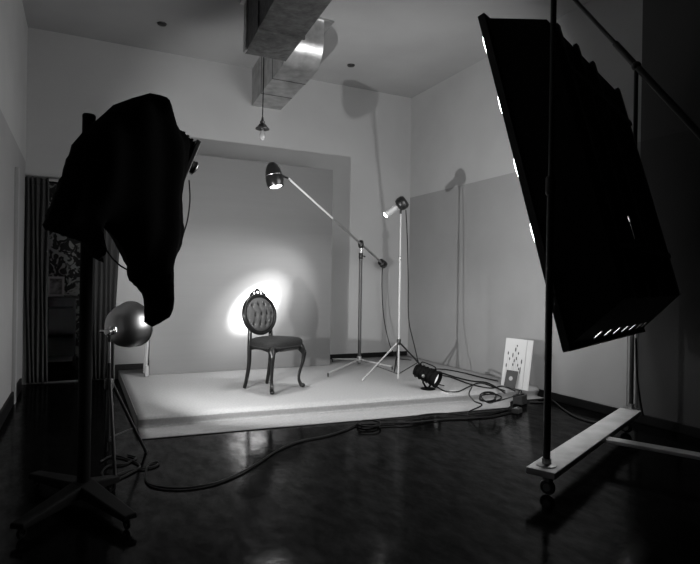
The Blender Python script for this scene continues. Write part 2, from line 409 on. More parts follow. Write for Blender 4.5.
for bx, by in btn:
    if (bx/HW)**2 + (by/HH)**2 < .62:
        cb(MB().ball(OC + BXa*bx + BZa*by + BN*(padh(bx, by)+.006), (.0065, .0065, .004), 8, 6), 'button', 'button', bkc, smooth=True)
cb(MB().lathe([(.001, 0), (.93*HW, 0), (.93*HW, .006), (.001, .006)], OC - BN*.012, BN, 40, hint=BZa, sy=HH/HW), 'back_lining', 'button')
# pierced crest carving
cr_ = cb(MB().torus(OC + BZa*(HH*1.21), BN, .026, .009, 16, 6), 'crest', 'dark_wood', smooth=True)
for sx in (-1, 1):
    cb(MB().torus(OC + BXa*(sx*.045) + BZa*(HH*1.15), BN, .020, .008, 14, 6), 'crest_scroll', 'dark_wood', cr_, smooth=True)
    cb(MB().tube(spline([OC + BXa*(sx*.06) + BZa*(HH*1.17), OC+BXa*(sx*.085)+BZa*(HH*1.10), OC+BXa*(sx*.11)+BZa*(HH*.98)], 4), [.010]*8+[.006], 6), 'crest_leaf', 'dark_wood', cr_, smooth=True)
cb(MB().ball(OC + BZa*(HH*1.31) + BN*.004, (.020, .012, .014)), 'crest_rose', 'dark_wood', cr_, smooth=True)

# ------------------------------------------------------------------ lamps
def light(name, kind, loc, energy, parent, aim=None, **k):
    l = bpy.data.lights.new(name, kind); l.energy = energy
    for a, v in k.items(): setattr(l, a, v)
    o = bpy.data.objects.new(name, l); COL.objects.link(o); o.parent = parent
    o.location = V(loc) - ORG[parent.name]
    if aim is not None: o.rotation_euler = V(aim).to_track_quat('-Z', 'Y').to_euler()
    return o

# reflector lamp on its low tripod, aimed at the chair
kf = [atZ(145.6, 453), atZ(115, 479), atZ(106, 452)]
ka = V((math.sin(math.radians(43.5)), math.cos(math.radians(43.5)), .15)).normalized()
KR = atD(126.5, 326, 3.30)            # middle of the bowl
mount = KR - ka*.140; kc = V((mount.x, mount.y, 0))
kl = thing('reflector_lamp', 'round metal bowl reflector lamp on a low black tripod stand', 'lamp', kc)
bw = .134
prof_o = [(.022, -.110), (.055, -.102), (.088, -.082), (.113, -.050), (.130, -.005), (bw, .052), (bw+.004, .055), (bw+.004, .060), (bw-.002, .060)]
prof_i = [(bw-.003, .052), (.126, -.004), (.109, -.046), (.085, -.077), (.053, -.096), (.022, -.104)]
bo = MB().lathe(prof_o, KR, ka, 40, closed=False); bo.f = [f for f in bo.f if len(f) == 4]
bo = bo.build('bowl', 'bowl_metal', kl, smooth=True)
bi_ = MB().lathe(list(reversed(prof_i)), KR, ka, 40); bi_.f = [f for f in bi_.f if len(f) == 4 or min(f) == 0]
bi_.build('reflector_lining', 'bowl_lining', bo, smooth=True)
MB().torus(KR+ka*.059, ka, bw+.002, .004, 40, 6).build('bowl_rim', 'black_metal', kl, smooth=True)
sk = MB().lathe([(.021, -.11), (.026, -.115), (.026, -.125), (.018, -.128), (.018, -.15), (.021, -.152), (.021, -.162), (.012, -.168)], KR, ka, 16).build('socket', 'chrome', kl, smooth=True)
MB().lathe([(.024, -.109), (.02, -.107), (.018, -.1065), (.016, -.106), (.010, -.1055), (.004, -.105)], KR, ka, 14).build('bulb', 'key_bulb', kl, smooth=True)
hub = V((kc.x, kc.y, .50))
ptop = V((kc.x, kc.y, mount.z-.06))
MB().tube([hub - V((0, 0, .33)), hub, V((kc.x, kc.y, .62))], .011, 10).build('column', 'black_metal', kl, smooth=True)
MB().tube([V((kc.x, kc.y, .60)), ptop], .008, 8).build('inner_column', 'grey_metal', kl, smooth=True)
MB().tube([ptop, V((mount.x, mount.y, mount.z-.035)), mount], .010, 8).build('swivel', 'black_metal', kl, smooth=True)
MB().tube([mount - V((.05, -.02, 0)), mount], [.009, .006], 8).build('wing_nut', 'chrome', kl, smooth=True)
MB().lathe([(.022, -.03), (.026, -.02), (.026, .02), (.018, .03)], hub, (0, 0, 1), 14).build('hub', 'black_metal', kl, smooth=True)
for p in kf:
    d = (p-kc); d.z = 0
    lg = MB().tube([hub + d.normalized()*.025, p + V((0, 0, .012))], [.010, .009], 8).build('leg', 'black_metal', kl, smooth=True)
    MB().ball(p + V((0, 0, .012)), .012, 8, 6).build('rubber_foot', 'black_metal', lg, smooth=True)
    mid = hub.lerp(p, .62)
    MB().tube([hub - V((0, 0, .31)), mid], .005, 6).build('brace', 'black_metal', kl)
light('reflector_light', 'POINT', KR - ka*.082, KEY_W, kl, shadow_soft_size=.020)

# boom stand with the overhead lamp
pv = atY(361, 244, 6.0)
hd = atD(274, 176, 5.08)
arm_a = hd + V((.14, .11, -.045)); adir = (pv - atD(288, 178, 5.2)).normalized()
aend = pv + adir*.73
bs = thing('boom_stand', 'tall boom light stand holding a small dark lamp over the chair', 'light stand', V((pv.x, pv.y, PT)))
hub = V((pv.x, pv.y, .17))
MB().tube([V((pv.x, pv.y, .12)), V((pv.x, pv.y, 1.42))], .020, 12).build('lower_column', 'dark_metal', bs, smooth=True)
MB().tube([V((pv.x, pv.y, 1.40)), V((pv.x, pv.y, pv.z-.03))], .012, 10).build('upper_column', 'chrome', bs, smooth=True)
c = MB().lathe([(.021, -.04), (.026, -.035), (.026, .03), (.02, .035)], V((pv.x, pv.y, 1.42)), (0, 0, 1), 14).build('collar', 'black_metal', bs, smooth=True)
MB().tube([V((pv.x+.02, pv.y-.01, 1.42)), V((pv.x+.05, pv.y-.02, 1.41))], [.006, .01], 8).build('collar_knob', 'black_metal', c)
sx_ = (r0*1.0).normalized()
MB().lathe([(.02, -.05), (.03, -.04), (.034, 0), (.028, .035), (.014, .045)], pv, V((0, 0, 1)), 12).build('pivot', 'black_metal', bs, smooth=True)
MB().tube([atD(288, 178, 5.2), pv - adir*.75], .0095, 8).build('arm_tip', 'pale_metal', bs, smooth=True)
MB().tube([pv - adir*.80, aend], .0135, 10).build('boom_arm', 'dull_metal', bs, smooth=True)
cw = MB().lathe([(.02, -.06), (.045, -.05), (.048, -.015), (.03, -.01), (.03, .01), (.052, .015), (.052, .05), (.03, .06)], aend, adir, 16).build('counterweight', 'black_metal', bs, smooth=True)
for (px, py) in ((328, 377), (392, 370)):
    p = atZ(px, py, PT); q = V((p.x, p.y, PT+.028))
    lg = MB().tube([hub, hub.lerp(q, .3), q + V((0, 0, .012))], [.012, .011, .009], 8).build('leg', 'white_metal', bs, smooth=True)
    MB().torus(q - V((0, 0, .004)), r_, .016, .008, 14, 6).build('caster', 'black_metal', lg, smooth=True)
q = V((pv.x-.22, pv.y+.30, PT+.028)); lg = MB().tube([hub, q + V((0, 0, .012))], [.012, .009], 8).build('leg', 'white_metal', bs, smooth=True)
MB().torus(q - V((0, 0, .004)), r_, .016, .008, 14, 6).build('caster', 'black_metal', lg, smooth=True)
MB().lathe([(.022, -.04), (.03, -.035), (.03, .03), (.02, .04)], hub, (0, 0, 1), 12).build('hub', 'dull_metal', bs, smooth=True)
ha = (V((1.605, 5.0, .55)) - hd).normalized(); ha = (ha + r_*.16 + V((0, 0, 0))).normalized(); ha = (u_*-1 + r_*.20 - f_*.10).normalized()
prof_o = [(.004, -.13), (.03, -.122), (.052, -.098), (.068, -.06), (.078, -.01), (.083, .04), (.078, .085), (.066, .108)]
prof_i = [(.062, .108), (.074, .08), (.078, .04), (.072, -.01), (.05, -.09), (.004, -.12)]
hs = MB().lathe(prof_o+prof_i, hd, ha, 28, closed=False).build('lamp_head', 'black_paint', bs, smooth=True)
MB().lathe([(.001, .088), (.055, .092), (.055, .097), (.001, .106)], hd, ha, 20).build('lamp_face', 'lamp_lens', hs, smooth=True)
MB().torus(hd + ha*.0, ha, .0795, .0025, 28, 6).build('seam_ring', 'grey_metal', hs, smooth=True)
MB().tube([hd + r_*.075, atD(288, 178, 5.2)], [.012, .009], 8).build('yoke', 'black_metal', bs, smooth=True)
light('boom_light', 'SPOT', hd + ha*.112, BOOM_W, bs, aim=V((1.62, 4.95, .4))-hd, spot_size=math.radians(160), spot_blend=.35, shadow_soft_size=.045)

# snoot spot on a pale stand, aimed at the backdrop
sp = V((3.075, 5.16, 0)); SH = atD(401, 204, 5.66)
ss = thing('snoot_stand', 'spotlight with a pale snoot on a slim white stand with black legs', 'light stand', V((SH.x, SH.y, PT)))
cx, cy = SH.x, SH.y
MB().tube([V((cx, cy, PT+.02)), V((cx, cy, 1.35))], .0105, 10).build('lower_column', 'white_metal', ss, smooth=True)
MB().tube([V((cx, cy, 1.33)), V((cx, cy, SH.z-.07))], .008, 10).build('upper_column', 'white_metal', ss, smooth=True)
MB().lathe([(.014, -.02), (.017, -.015), (.017, .015), (.012, .02)], V((cx, cy, 1.35)), (0, 0, 1), 12).build('collar', 'grey_metal', ss, smooth=True)
tgt = atY(257, 306, FY)
sa = (tgt - SH).normalized()
hs = MB().lathe([(.02, -.065), (.055, -.06), (.068, -.04), (.070, .0), (.06, .03), (.035, .04)], SH, sa, 22).build('housing', 'black_metal', ss, smooth=True)
MB().torus(SH - sa*.05, sa, .032, .008, 18, 6).build('rear_ring', 'grey_metal', hs, smooth=True)
MB().lathe([(.034, .03), (.034, .185), (.031, .185), (.031, .03)], SH, sa, 20, closed=True).build('snoot', 'white_metal', ss, smooth=True)
MB().lathe([(.001, .165), (.0305, .165), (.0305, .186), (.027, .198), (.018, .206), (.001, .210)], SH, sa, 16).build('snoot_opening', 'snoot_glow', ss, smooth=True)
MB().torus(SH, r_, .068, .006, 20, 6).build('yoke', 'black_metal', ss, smooth=True)
MB().tube([SH - V((0, 0, .10)), SH - V((0, 0, .065))], .012, 8).build('spigot', 'black_metal', ss, smooth=True)
hubz = V((cx, cy, .62))
MB().lathe([(.016, -.03), (.02, -.02), (.02, .02), (.015, .03)], V((cx, cy, .50)), (0, 0, 1), 12).build('hub', 'black_metal', ss, smooth=True)
for px, py, mt in ((362, 381.5, 'dull_metal'), (433, 374, 'black_metal'), (391, 364.5, 'black_metal')):
    p = atZ(px, py, PT)
    d = V((p.x-cx, p.y-cy, 0)); d = d*(min(d.length, .55)/d.length); p = V((cx, cy, PT)) + d
    top = V((cx, cy, .49)) + d.normalized()*.016
    MB().tube([top, p + V((0, 0, .010))], .009, 8).build('leg', mt, ss, smooth=True)
    MB().tube([V((cx, cy, PT+.07)), top.lerp(p, .6)], .005, 6).build('brace', 'black_metal', ss)
for nm, sz, wt in (('snoot_light', 15, 3.2), ('snoot_halo', 27, .26), ('snoot_spill', 54, .06)):
    light(nm, 'SPOT', SH + sa*.215, SNOOT_W*wt, ss, aim=sa, spot_size=math.radians(sz), spot_blend=1.0, shadow_soft_size=.03)

# small floodlight sitting on the platform
fb = atZ(428, 389, PT)
fd = thing('floodlight', 'small black finned floodlight sitting on the platform among cables', 'floodlight', fb)
fa = (r_*.78 - f_*.52 + V((0, 0, -.30))).normalized()
fc = fb + V((0, 0, .135)) - r_*.01
fX, fYv, _ = frame(fa)
MB().lathe([(.01, 0), (.07, 0), (.07, .008), (.02, .014)], fb, (0, 0, 1), 20).build('base', 'matte_black', fd, smooth=True)
for s_ in (-1, 1):
    MB().tube([fb + V((0, 0, .01)) + fX*(s_*.012), fb + V((0, 0, .03)) + fX*(s_*.055), fc + fX*(s_*.083) - V((0, 0, .06)), fc + fX*(s_*.083)], .010, 6).build('yoke_arm', 'matte_black', fd, smooth=True)
    MB().lathe([(.016, 0), (.016, .012), (.008, .018)], fc + fX*(s_*.078), fX*s_, 10).build('pivot_knob', 'grey_metal', fd, smooth=True)
ho = MB().lathe([(.03, -.13), (.055, -.125), (.06, -.10), (.066, -.02), (.072, .08), (.080, .10), (.080, .12), (.07, .12), (.066, .09), (.001, .085)], fc, fa, 24).build('housing', 'matte_black', fd, smooth=True)
for k in range(5): MB().torus(fc + fa*(-.10+.04*k), fa, .066+.002*k, .004, 22, 6).build('fin', 'matte_black', ho, smooth=True)
MB().lathe([(.001, .098), (.045, .094), (.062, .088), (.001, .087)], fc, fa, 20).build('lens', 'flood_lens', ho, smooth=True)
MB().tube(spline([fc - fa*.09 + fYv*.06, fc - fa*.08 + fYv*.095, fc + fa*.05 + fYv*.10, fc + fa*.07 + fYv*.07], 4), .006, 6).build('handle', 'matte_black', ho, smooth=True)
light('flood_light', 'SPOT', fc + fa*.13, FLOOD_W, fd, aim=fa, spot_size=math.radians(100), spot_blend=.5, shadow_soft_size=.04)

# ------------------------------------------------------------------ light bank on its rolling frame
d = 2.92; yaw, t = 1.139, .265; Hh, w, a_, si, ti, bi = [k*d/2.95 for k in (1.987, 1.722, .339, .087, .179, .202)]
Bc = CAM + ray(563, 351)*d
Dd = V((math.sin(yaw), math.cos(yaw), 0)); nn = V((-math.cos(yaw), math.sin(yaw), 0)); UP = V((0, 0, 1))
U = UP*math.cos(t) + nn*math.sin(t); Nn = nn*math.cos(t) - UP*math.sin(t)
Ac = Bc+U*Hh; Ec = Bc+Dd*w; Fc = Ac+Dd*w; bk = -Nn*a_
Cc = Ac+bk+Dd*si-U*ti; Gc = Bc+bk+Dd*si+U*bi; Hc = Ec+bk-Dd*si+U*bi; Ic = Fc+bk-Dd*si-U*ti
near = atZ(546.5, 469, .14); far_ = near + Dd*1.745
PLZ = .125
lb = thing('light_bank', 'huge black light bank tilted on a rolling frame of planks and poles', 'light bank', V(((near.x+far_.x)/2, (near.y+far_.y)/2, 0)))
ctr = (Ac+Bc+Ec+Fc)/4 + bk*.5
def pan(name, P, rects, th=.004, m='bank_cloth'):
    q = [V(p) for p in P]; nrm = (q[1]-q[0]).cross(q[3]-q[0]).normalized()
    if nrm.dot(ctr-q[0]) < 0: nrm = -nrm
    o = MB().panel(q, nrm*th, rects).build(name, m, lb)
    o2 = MB().panel([k+nrm*(th+.001) for k in q], nrm*.002, rects).build('lining', 'silver_lining', o)
    return o
full = [(0, 1, 0, 1)]
pan('side_panel', (Bc, Ac, Cc, Gc), full)
pan('side_panel', (Ec, Fc, Ic, Hc), full)
sl = [.22, .34, .46, .58, .70, .82, .91]; sw = .032
vent = [(0, 1, 0, .15), (0, 1, .30, 1)]; x0 = 0
for s_ in sl: vent.append((x0, s_, .15, .30)); x0 = s_+(sw if s_ < .8 else .012)
vent.append((x0, 1, .15, .30))
pan('bottom_panel', (Bc, Ec, Hc, Gc), vent)
pan('top_panel', (Ac, Fc, Ic, Cc), vent)
# back panel with one small lamp hole; slit below it stands in for the flare
q = atP(629, 219, Gc, Nn); bw_ = (Hc-Gc).length; bh_ = (Cc-Gc).length
hs_, ht_ = (q-Gc).dot(Dd)/bw_, (q-Gc).dot(U)/bh_; e1, e2 = .020/bw_, .018/bh_
pan('back_panel', (Gc, Hc, Ic, Cc), [(0, hs_-e1, 0, 1), (hs_+e1, 1, 0, 1), (hs_-e1, hs_+e1, 0, ht_-e2*7), (hs_-e1, hs_, ht_-e2*7, ht_-e2), (hs_+e1*.35, hs_+e1, ht_-e2*7, ht_-e2), (hs_-e1, hs_+e1, ht_+e2, 1)])
for s_ in (.08, .30, .52, .93):
    p0 = Gc.lerp(Hc, s_) - Nn*.014; p1 = Cc.lerp(Ic, s_) - Nn*.014 + U*.006
    MB().box((p0+p1)/2, (.05, .026, (p1-p0).length), (Dd, Nn, U)).build('batten', 'bank_batten', lb, bevel=.004)
for t_ in (.18, .82):
    p0 = Gc.lerp(Cc, t_) - Nn*.034 + Dd*.06; p1 = Hc.lerp(Ic, t_) - Nn*.034 - Dd*.10
    MB().box((p0+p1)/2, ((p1-p0).length, .014, .035), (Dd, Nn, U)).build('cross_batten', 'bank_batten', lb, bevel=.003)
def dif(u, v):      # diffusion cloth bellying out between its ties
    edge = min(u, 1-u)*2
    sc5 = max(0, math.sin(PI*((v*5) % 1)**1.6))
    bel = -.022 + .034*sc5*(1-edge)**6 + .03*min(1, edge*3)*math.sin(PI*v)
    return Bc + Dd*(.010+u*(w-.02)) + U*(.030+v*(Hh-.06)) + Nn*bel
MB().grid(dif, 16, 60).build('diffusion_cloth', 'diffuser', lb, smooth=True)
for p, q, o_ in ((Ac, Bc, -Dd), (Bc, Ec, -U), (Ec, Fc, Dd), (Fc, Ac, U)):
    ed = (q-p).normalized(); MB().box((p+q)/2 - Nn*.020 + o_*.004, ((q-p).length+.006, .040, .008), (ed, Nn, ed.cross(Nn))).build('edge_bar', 'bank_batten', lb)
# frame: planks, casters, poles
MB().box((near+far_)/2*1 + UP*0 + (near-far_).normalized()*.03, ((far_-near).length+.12, .15, .035), (Dd, nn, UP)).build('base_plank', 'plank_wood', lb, bevel=.004)
pc = near + Dd*.86; e0 = pc - nn*.06 - UP*.0; e1_ = pc - nn*1.05
MB().box((e0+e1_)/2 - UP*.012, (.09, (e0-e1_).length, .022), (Dd, nn, UP)).build('cross_plank', 'plank_wood', lb, bevel=.004)
for p in (near + Dd*.02, far_ - Dd*.1, pc - nn*1.0):
    wz = .052
    MB().torus(V((p.x, p.y, .042)), Dd, .030, .012, 18, 8).build('caster', 'black_metal', lb, smooth=True)
    MB().box((p.x, p.y, .088), (.03, .05, .036)).build('caster_fork', 'black_metal', lb, bevel=.004)
    MB().tube([V((p.x, p.y, .042))-Dd*.02, V((p.x, p.y, .042))+Dd*.02], .02, 8).build('caster_hub', 'grey_metal', lb)
pz1 = 3.2
MB().tube([near + UP*.018, V((near.x, near.y, 1.62))], .019, 12).build('pole', 'black_metal', lb, smooth=True)
MB().tube([V((near.x, near.y, 1.60)), V((near.x, near.y, pz1))], .0155, 12).build('pole_extension', 'black_metal', lb, smooth=True)
MB().lathe([(.022, -.05), (.027, -.04), (.027, .04), (.02, .05)], V((near.x, near.y, 1.62)), UP, 14).build('pole_collar', 'black_metal', lb, smooth=True)
MB().lathe([(.05, 0), (.05, .008), (.024, .012), (.024, .04)], near + UP*.017, UP, 16).build('pole_flange', 'grey_metal', lb, smooth=True)
fp = far_ - Dd*.03
fp = atZ(638, 412, .14); fp = near + Dd*(fp-near).dot(Dd)
ftop = V((fp.x, fp.y, 2.80))
MB().lathe([(.05, 0), (.05, .008), (.024, .012), (.024, .04)], fp + UP*.017, UP, 16).build('pole_flange', 'grey_metal', lb, smooth=True)
lo = atD(706, 141, 3.85); ax_ = (lo-ftop).normalized(); hi_ = ftop - ax_*((H-.06-ftop.z)/-ax_.z)
MB().tube([lo, ftop - ax_*.30], .024, 10).build('brace_tube', 'black_metal', lb, smooth=True)
MB().tube([ftop - ax_*.28, hi_], .016, 10).build('brace_rod', 'black_metal', lb, smooth=True)
MB().tube([fp + UP*.018, ftop], .016, 12).build('pole', 'black_metal', lb, smooth=True)
MB().ball(ftop, .036, 12, 8).build('brace_clamp', 'black_metal', lb, smooth=True)
# pivots joining panel and near pole
for z in (1.05, 2.1):
    s_ = (z-Bc.z)/U.z
    p = V((near.x, near.y, z)); off = (p - Bc).dot(Dd)
    MB().tube([p, p - Dd*(off-.012)+Dd*.03], .010, 8).build('pivot', 'black_metal', lb)
cp = spline([atD(636, 338, 4.05), atD(637, 375, 4.0), atD(640, 400, 3.98), atD(643, 416, 3.96)], 5)
MB().tube(cp, .008, 6).build('supply_cord', 'cable', lb, smooth=True)

# ------------------------------------------------------------------ studio camera under its dark cloth
cs = V((.023, 3.011, 0))
sc_ = thing('studio_camera', 'large studio view camera under a black focusing cloth on a column stand', 'camera', cs)
cfw = cs.dot(f_) + 0
az = math.radians(60); ce = V((math.sin(az), math.cos(az), 0)); cn = V((math.cos(az), -math.sin(az), 0))   # cn faces the viewer
c0 = atD(120, 200, 2.72)
sil = [(45, 230), (47, 221), (55, 200), (63, 178), (70, 157), (75, 141), (86, 128), (98, 119), (113, 105), (132, 98), (150, 93), (160, 96), (164, 103), (168, 116), (173, 128), (180, 134),
       (184, 145), (183, 165), (179, 186), (177, 200), (178, 216), (179, 231), (177, 247), (171, 259), (168, 268), (169, 282), (170, 297), (169, 309), (163, 320), (152, 327), (149, 325),
       (150, 310), (149, 298), (140, 289), (131, 280), (131, 268), (126, 255), (118, 241), (108, 230), (100, 226), (98, 231), (101, 247), (104, 263), (97, 260), (91, 252), (86, 243), (70, 238), (56, 233)]
pl2 = []
for x, y in sil:
    p = atP(x, y, c0, cn) - c0; pl2.append((p.dot(ce), p.z))
bpts = []
for i in range(len(pl2)):
    a, b = V(pl2[i]), V(pl2[(i+1) % len(pl2)]); k = max(1, int((b-a).length/.022))
    bpts += [a.lerp(b, j/k) for j in range(k)]
def inside(x, y):
    r = False; m = len(pl2)
    for i in range(m):
        (x1, y1), (x2, y2) = pl2[i], pl2[i-1]
        if (y1 > y) != (y2 > y) and x < (x2-x1)*(y-y1)/(y2-y1)+x1: r = not r
    return r
def bdist(p):
    dm = 9
    for i in range(len(pl2)):
        a, b = V(pl2[i]), V(pl2[i-1]); ab = b-a; tt = max(0, min(1, (p-a).dot(ab)/ab.length_squared)); dm = min(dm, (p-(a+ab*tt)).length)
    return dm
xs = [p[0] for p in pl2]; ys = [p[1] for p in pl2]; ip = []
x = min(xs)
while x < max(xs):
    y = min(ys)
    while y < max(ys):
        q = V((x+random.uniform(-.004, .004), y+random.uniform(-.004, .004)))
        if inside(q.x, q.y) and bdist(q) > .013: ip.append(q)
        y += .024
    x += .024
allp = bpts+ip; nb = len(bpts)
vo, eo, fo, ov_, oe, of_ = delaunay_2d_cdt([V(p) for p in allp], [(i, (i+1) % nb) for i in range(nb)], [], 1, 1e-6)
mbx = MB(); vs = []
nvv = len(vo)
for side in (1, -1):
    for p in vo:
        db = bdist(p); k = min(db/.17, 1); th = .15*math.sqrt(max(0, 1-(1-k)**2))
        fold = .014*math.sin(p.x*38 + 3*noise.noise(V((p.x*3, p.y*3, 1))))*min(1, db/.05)
        vs.append(c0 + ce*p.x + UP*p.y + cn*(side*(th + (fold if db > 1e-4 else 0))))
fs = [list(f) for f in fo] + [[i+nvv for i in reversed(f)] for f in fo]
mbx.add(vs, fs).build('focusing_cloth', 'black_cloth', sc_, smooth=True)
ca = V((math.sin(math.radians(76))*math.cos(.38), math.cos(math.radians(76))*math.cos(.38), -math.sin(.38)))   # where the lens looks
LBc = atP(187, 164, c0, cn) - ca*.01
cX, cY, _ = frame(ca)
lbp = MB().box(LBc - cn*.0, (.15, .255, .024), (cX, cY, ca)).build('lens_board', 'black_paint', sc_, bevel=.003)
for k in range(7):
    o = LBc - ca*(.022+.014*k); sz = .185 + (.014 if k % 2 else 0) + .004*k
    MB().box(o, (sz*.7, sz+.03, .012), (cX, cY, ca)).build('bellows_fold', 'black_cloth', sc_)
LN = LBc + ca*.008
ln = MB().lathe([(.036, 0), (.040, .006), (.040, .022), (.034, .026), (.034, .040), (.038, .043), (.038, .052), (.03, .054), (.024, .045), (.001, .043)], LN, ca, 24).build('lens', 'black_metal', sc_, smooth=True)
MB().torus(LN + ca*.047, ca, .035, .005, 24, 8).build('lens_ring', 'chrome', ln, smooth=True)
rb = c0 + ce*.05 + UP*.0
MB().box(rb, (.16, .20, .12), (cX, cY, ca)).build('camera_back', 'black_paint', sc_, bevel=.005)
MB().box(LBc - ca*.13 - cY*.10, (.10, .03, .26), (cX, cY, ca)).build('camera_bed', 'black_metal', sc_, bevel=.004)
cabp = spline([atP(189, 180, c0, cn), atP(190, 200, c0, cn), atP(187, 222, c0, cn), atP(181, 240, c0, cn), atP(176, 250, c0, cn)], 5)
MB().tube(cabp, .004, 6).build('shutter_cable', 'cable', sc_, smooth=True)
cabp = spline([atP(99, 233, c0, cn), atP(104, 246, c0, cn), atP(113, 259, c0, cn), atP(124, 268, c0, cn), atP(136, 273, c0, cn)], 5)
MB().tube(cabp, .004, 6).build('shutter_cable', 'cable', sc_, smooth=True)
ptop = 1.88
MB().tube([V((cs.x, cs.y, .06)), V((cs.x, cs.y, ptop))], .030, 16).build('column', 'matte_black', sc_, smooth=True)
MB().lathe([(.03, 0), (.0305, .004), (.0305, .015), (.027, .02)], V((cs.x, cs.y, ptop)), UP, 16).build('column_cap', 'matte_black', sc_, smooth=True)
p = c0 - UP*.05
MB().tube([V((cs.x, cs.y, 1.42)), V((p.x, p.y, 1.42))], .03, 8).build('carriage_arm', 'matte_black', sc_)
MB().lathe([(.045, -.07), (.05, -.06), (.05, .06), (.045, .07)], V((cs.x, cs.y, 1.42)), UP, 16).build('carriage', 'matte_black', sc_, smooth=True)
for px, py in ((141, 524), (116, 478), (30, 520), (45, 478)):
    e = atZ(px, py, .06); dv = V((e.x-cs.x, e.y-cs.y, 0)); ln_ = min(dv.length, .46); dv.normalize()
    if px < 100: ln_ = .42
    x = V((-dv.y, dv.x, 0)); mbx = MB()
    s0, s1 = V((cs.x, cs.y, 0)), V((cs.x, cs.y, 0))+dv*ln_
    mbx.hexa([s0-x*.05+UP*.05, s1-x*.035+UP*.05, s1+x*.035+UP*.05, s0+x*.05+UP*.05, s0-x*.045+UP*.11, s1-x*.03+UP*.075, s1+x*.03+UP*.075, s0+x*.045+UP*.11])
    lg = mbx.build('base_leg', 'matte_black', sc_, bevel=.006)
    MB().torus(V((s1.x, s1.y, .026)) - dv*.03, x, .018, .008, 14, 6).build('caster', 'matte_black', lg, smooth=True)
    MB().tube([V((s1.x, s1.y, .026)) - dv*.03, V((s1.x, s1.y, .055)) - dv*.03], .008, 6).build('caster_stem', 'matte_black', lg)

# ------------------------------------------------------------------ ceiling: duct, pendant, plugs
dt = thing('air_duct', 'galvanised sheet metal air duct hanging below the ceiling', 'duct', (1.7, 5.2, 3.2))
dz = 3.17
# near run: skewed box with cross-broken underside panels
xl = lambda y: 1.255 + .06*(y-4.0); xw = .39
def run(y0, y1, nm='near_section'):
    mb = MB(); a, b, c_, d_ = V((xl(y0), y0, dz)), V((xl(y0)+xw, y0, dz)), V((xl(y1)+xw, y1, dz)), V((xl(y1), y1, dz))
    top = UP*(H-.004-dz-.05); mid = (a+b+c_+d_)/4 - UP*.022
    vs = [a, b, c_, d_, mid, a+top, b+top, c_+top, d_+top]
    mb.add(vs, [(0, 4, 1), (1, 4, 2), (2, 4, 3), (3, 4, 0), (0, 1, 6, 5), (1, 2, 7, 6), (2, 3, 8, 7), (3, 0, 5, 8), (5, 6, 7, 8)])
    return mb
run(1.6, 2.9).build('near_section', 'galvanised_dull', dt)
run(2.9, 4.45).build('near_section', 'galvanised_dull', dt)
run(4.45, 5.0).build('end_section', 'galvanised_dull', dt)
for y in (2.9, 4.45):
    MB().box2((xl(y)-.012, y-.012, dz-.012), (xl(y)+xw+.012, y+.012, H-.05)).build('seam_flange', 'galvanised_dull', dt)
MB().box2((xl(4.9)-.05, 4.35, H-.055), (xl(4.9)+xw+.02, 5.0, H-.001)).build('ceiling_flange', 'galvanised', dt)
MB().box2((xl(4.96)-.018, 4.90, dz-.004), (xl(4.96), 4.985, H-.055)).build('end_lip', 'galvanised', dt)
# far run from the wall, curving up into the ceiling
bx0, bx1 = 1.735, 2.10
dz = 3.215
prof = [(YB-.001, dz)] + [(YB-.3*i, dz) for i in (1, 2, 3)] + [(5.28, dz)]
R_ = .26
prof += [(5.28 - R_*math.sin(k*PI/2/8), dz + R_*(1-math.cos(k*PI/2/8))) for k in range(1, 9)] + [(5.28-R_, H-.002)]
mb = MB(); vs = []
sk_ = lambda y: .09*(y-5.0)/1.6
for y, z in prof: vs += [V((bx0+sk_(y), y, z)), V((bx1+sk_(y), y, z))]
mb.add(vs, [(2*i, 2*i+1, 2*i+3, 2*i+2) for i in range(len(prof)-1)])
for X_ in (bx0, bx1):
    o = [V((X_+sk_(y), y, z)) for y, z in prof] + [V((X_+sk_(YB), YB-.001, H-.002))]
    mb.add(o, [tuple(range(len(o)))])
mb.build('far_section', 'galvanised', dt, smooth=True)
for y in (6.1, 5.6): MB().box2((bx0+sk_(y)-.003, y-.006, dz-.004), (bx1+sk_(y)+.003, y+.006, H-.01)).build('seam_flange', 'galvanised_dull', dt)
MB().box2((bx0-.04, 5.0, H-.018), (bx1+.10, 5.25, H-.001)).build('ceiling_flange', 'galvanised', dt)

pp = atY(262.3, 133, 5.06)
pd = thing('pendant_bulb', 'bare bulb in a small dark fluted holder hanging from the ceiling cord', 'pendant light', V((pp.x, pp.y, H)))
MB().tube([V((pp.x, pp.y, H-.002)), V((pp.x+.004, pp.y, 3.0)), V((pp.x, pp.y, pp.z+.14))], .005, 6).build('cord', 'cable', pd)
MB().lathe([(.035, H-pp.z-.03), (.03, H-pp.z-.001), (.01, H-pp.z-.001)], pp, UP, 16).build('ceiling_rose', 'smoked', pd, smooth=True)
MB().torus(V((pp.x, pp.y, pp.z+.155)), r_, .010, .003, 12, 6).build('hook', 'black_metal', pd)
MB().lathe([(.010, .145), (.012, .12), (.025, .105), (.022, .09), (.035, .075), (.05, .055), (.066, .042), (.064, .034), (.03, .040), (.02, .03), (.02, .02)], pp, UP, 24).build('holder', 'smoked', pd, smooth=True)
MB().lathe([(.014, .03), (.016, .012), (.026, -.01), (.031, -.030), (.027, -.052), (.014, -.066), (.002, -.070)], pp, UP, 18).build('bulb', 'glass_bulb', pd, smooth=True)
for px, py, lab in ((162, 23.5, 'small dark round ceiling fitting on the doorway side of the duct'), (351, 65, 'small dark round ceiling fitting on the right wall side of the duct')):
    p = atZ(px, py, H)
    tag(MB().lathe([(.03, -.016), (.042, -.012), (.046, -.001), (.01, -.001)], p, UP, 20).build('ceiling_fitting', 'box_grey', smooth=True), lab, 'fitting')

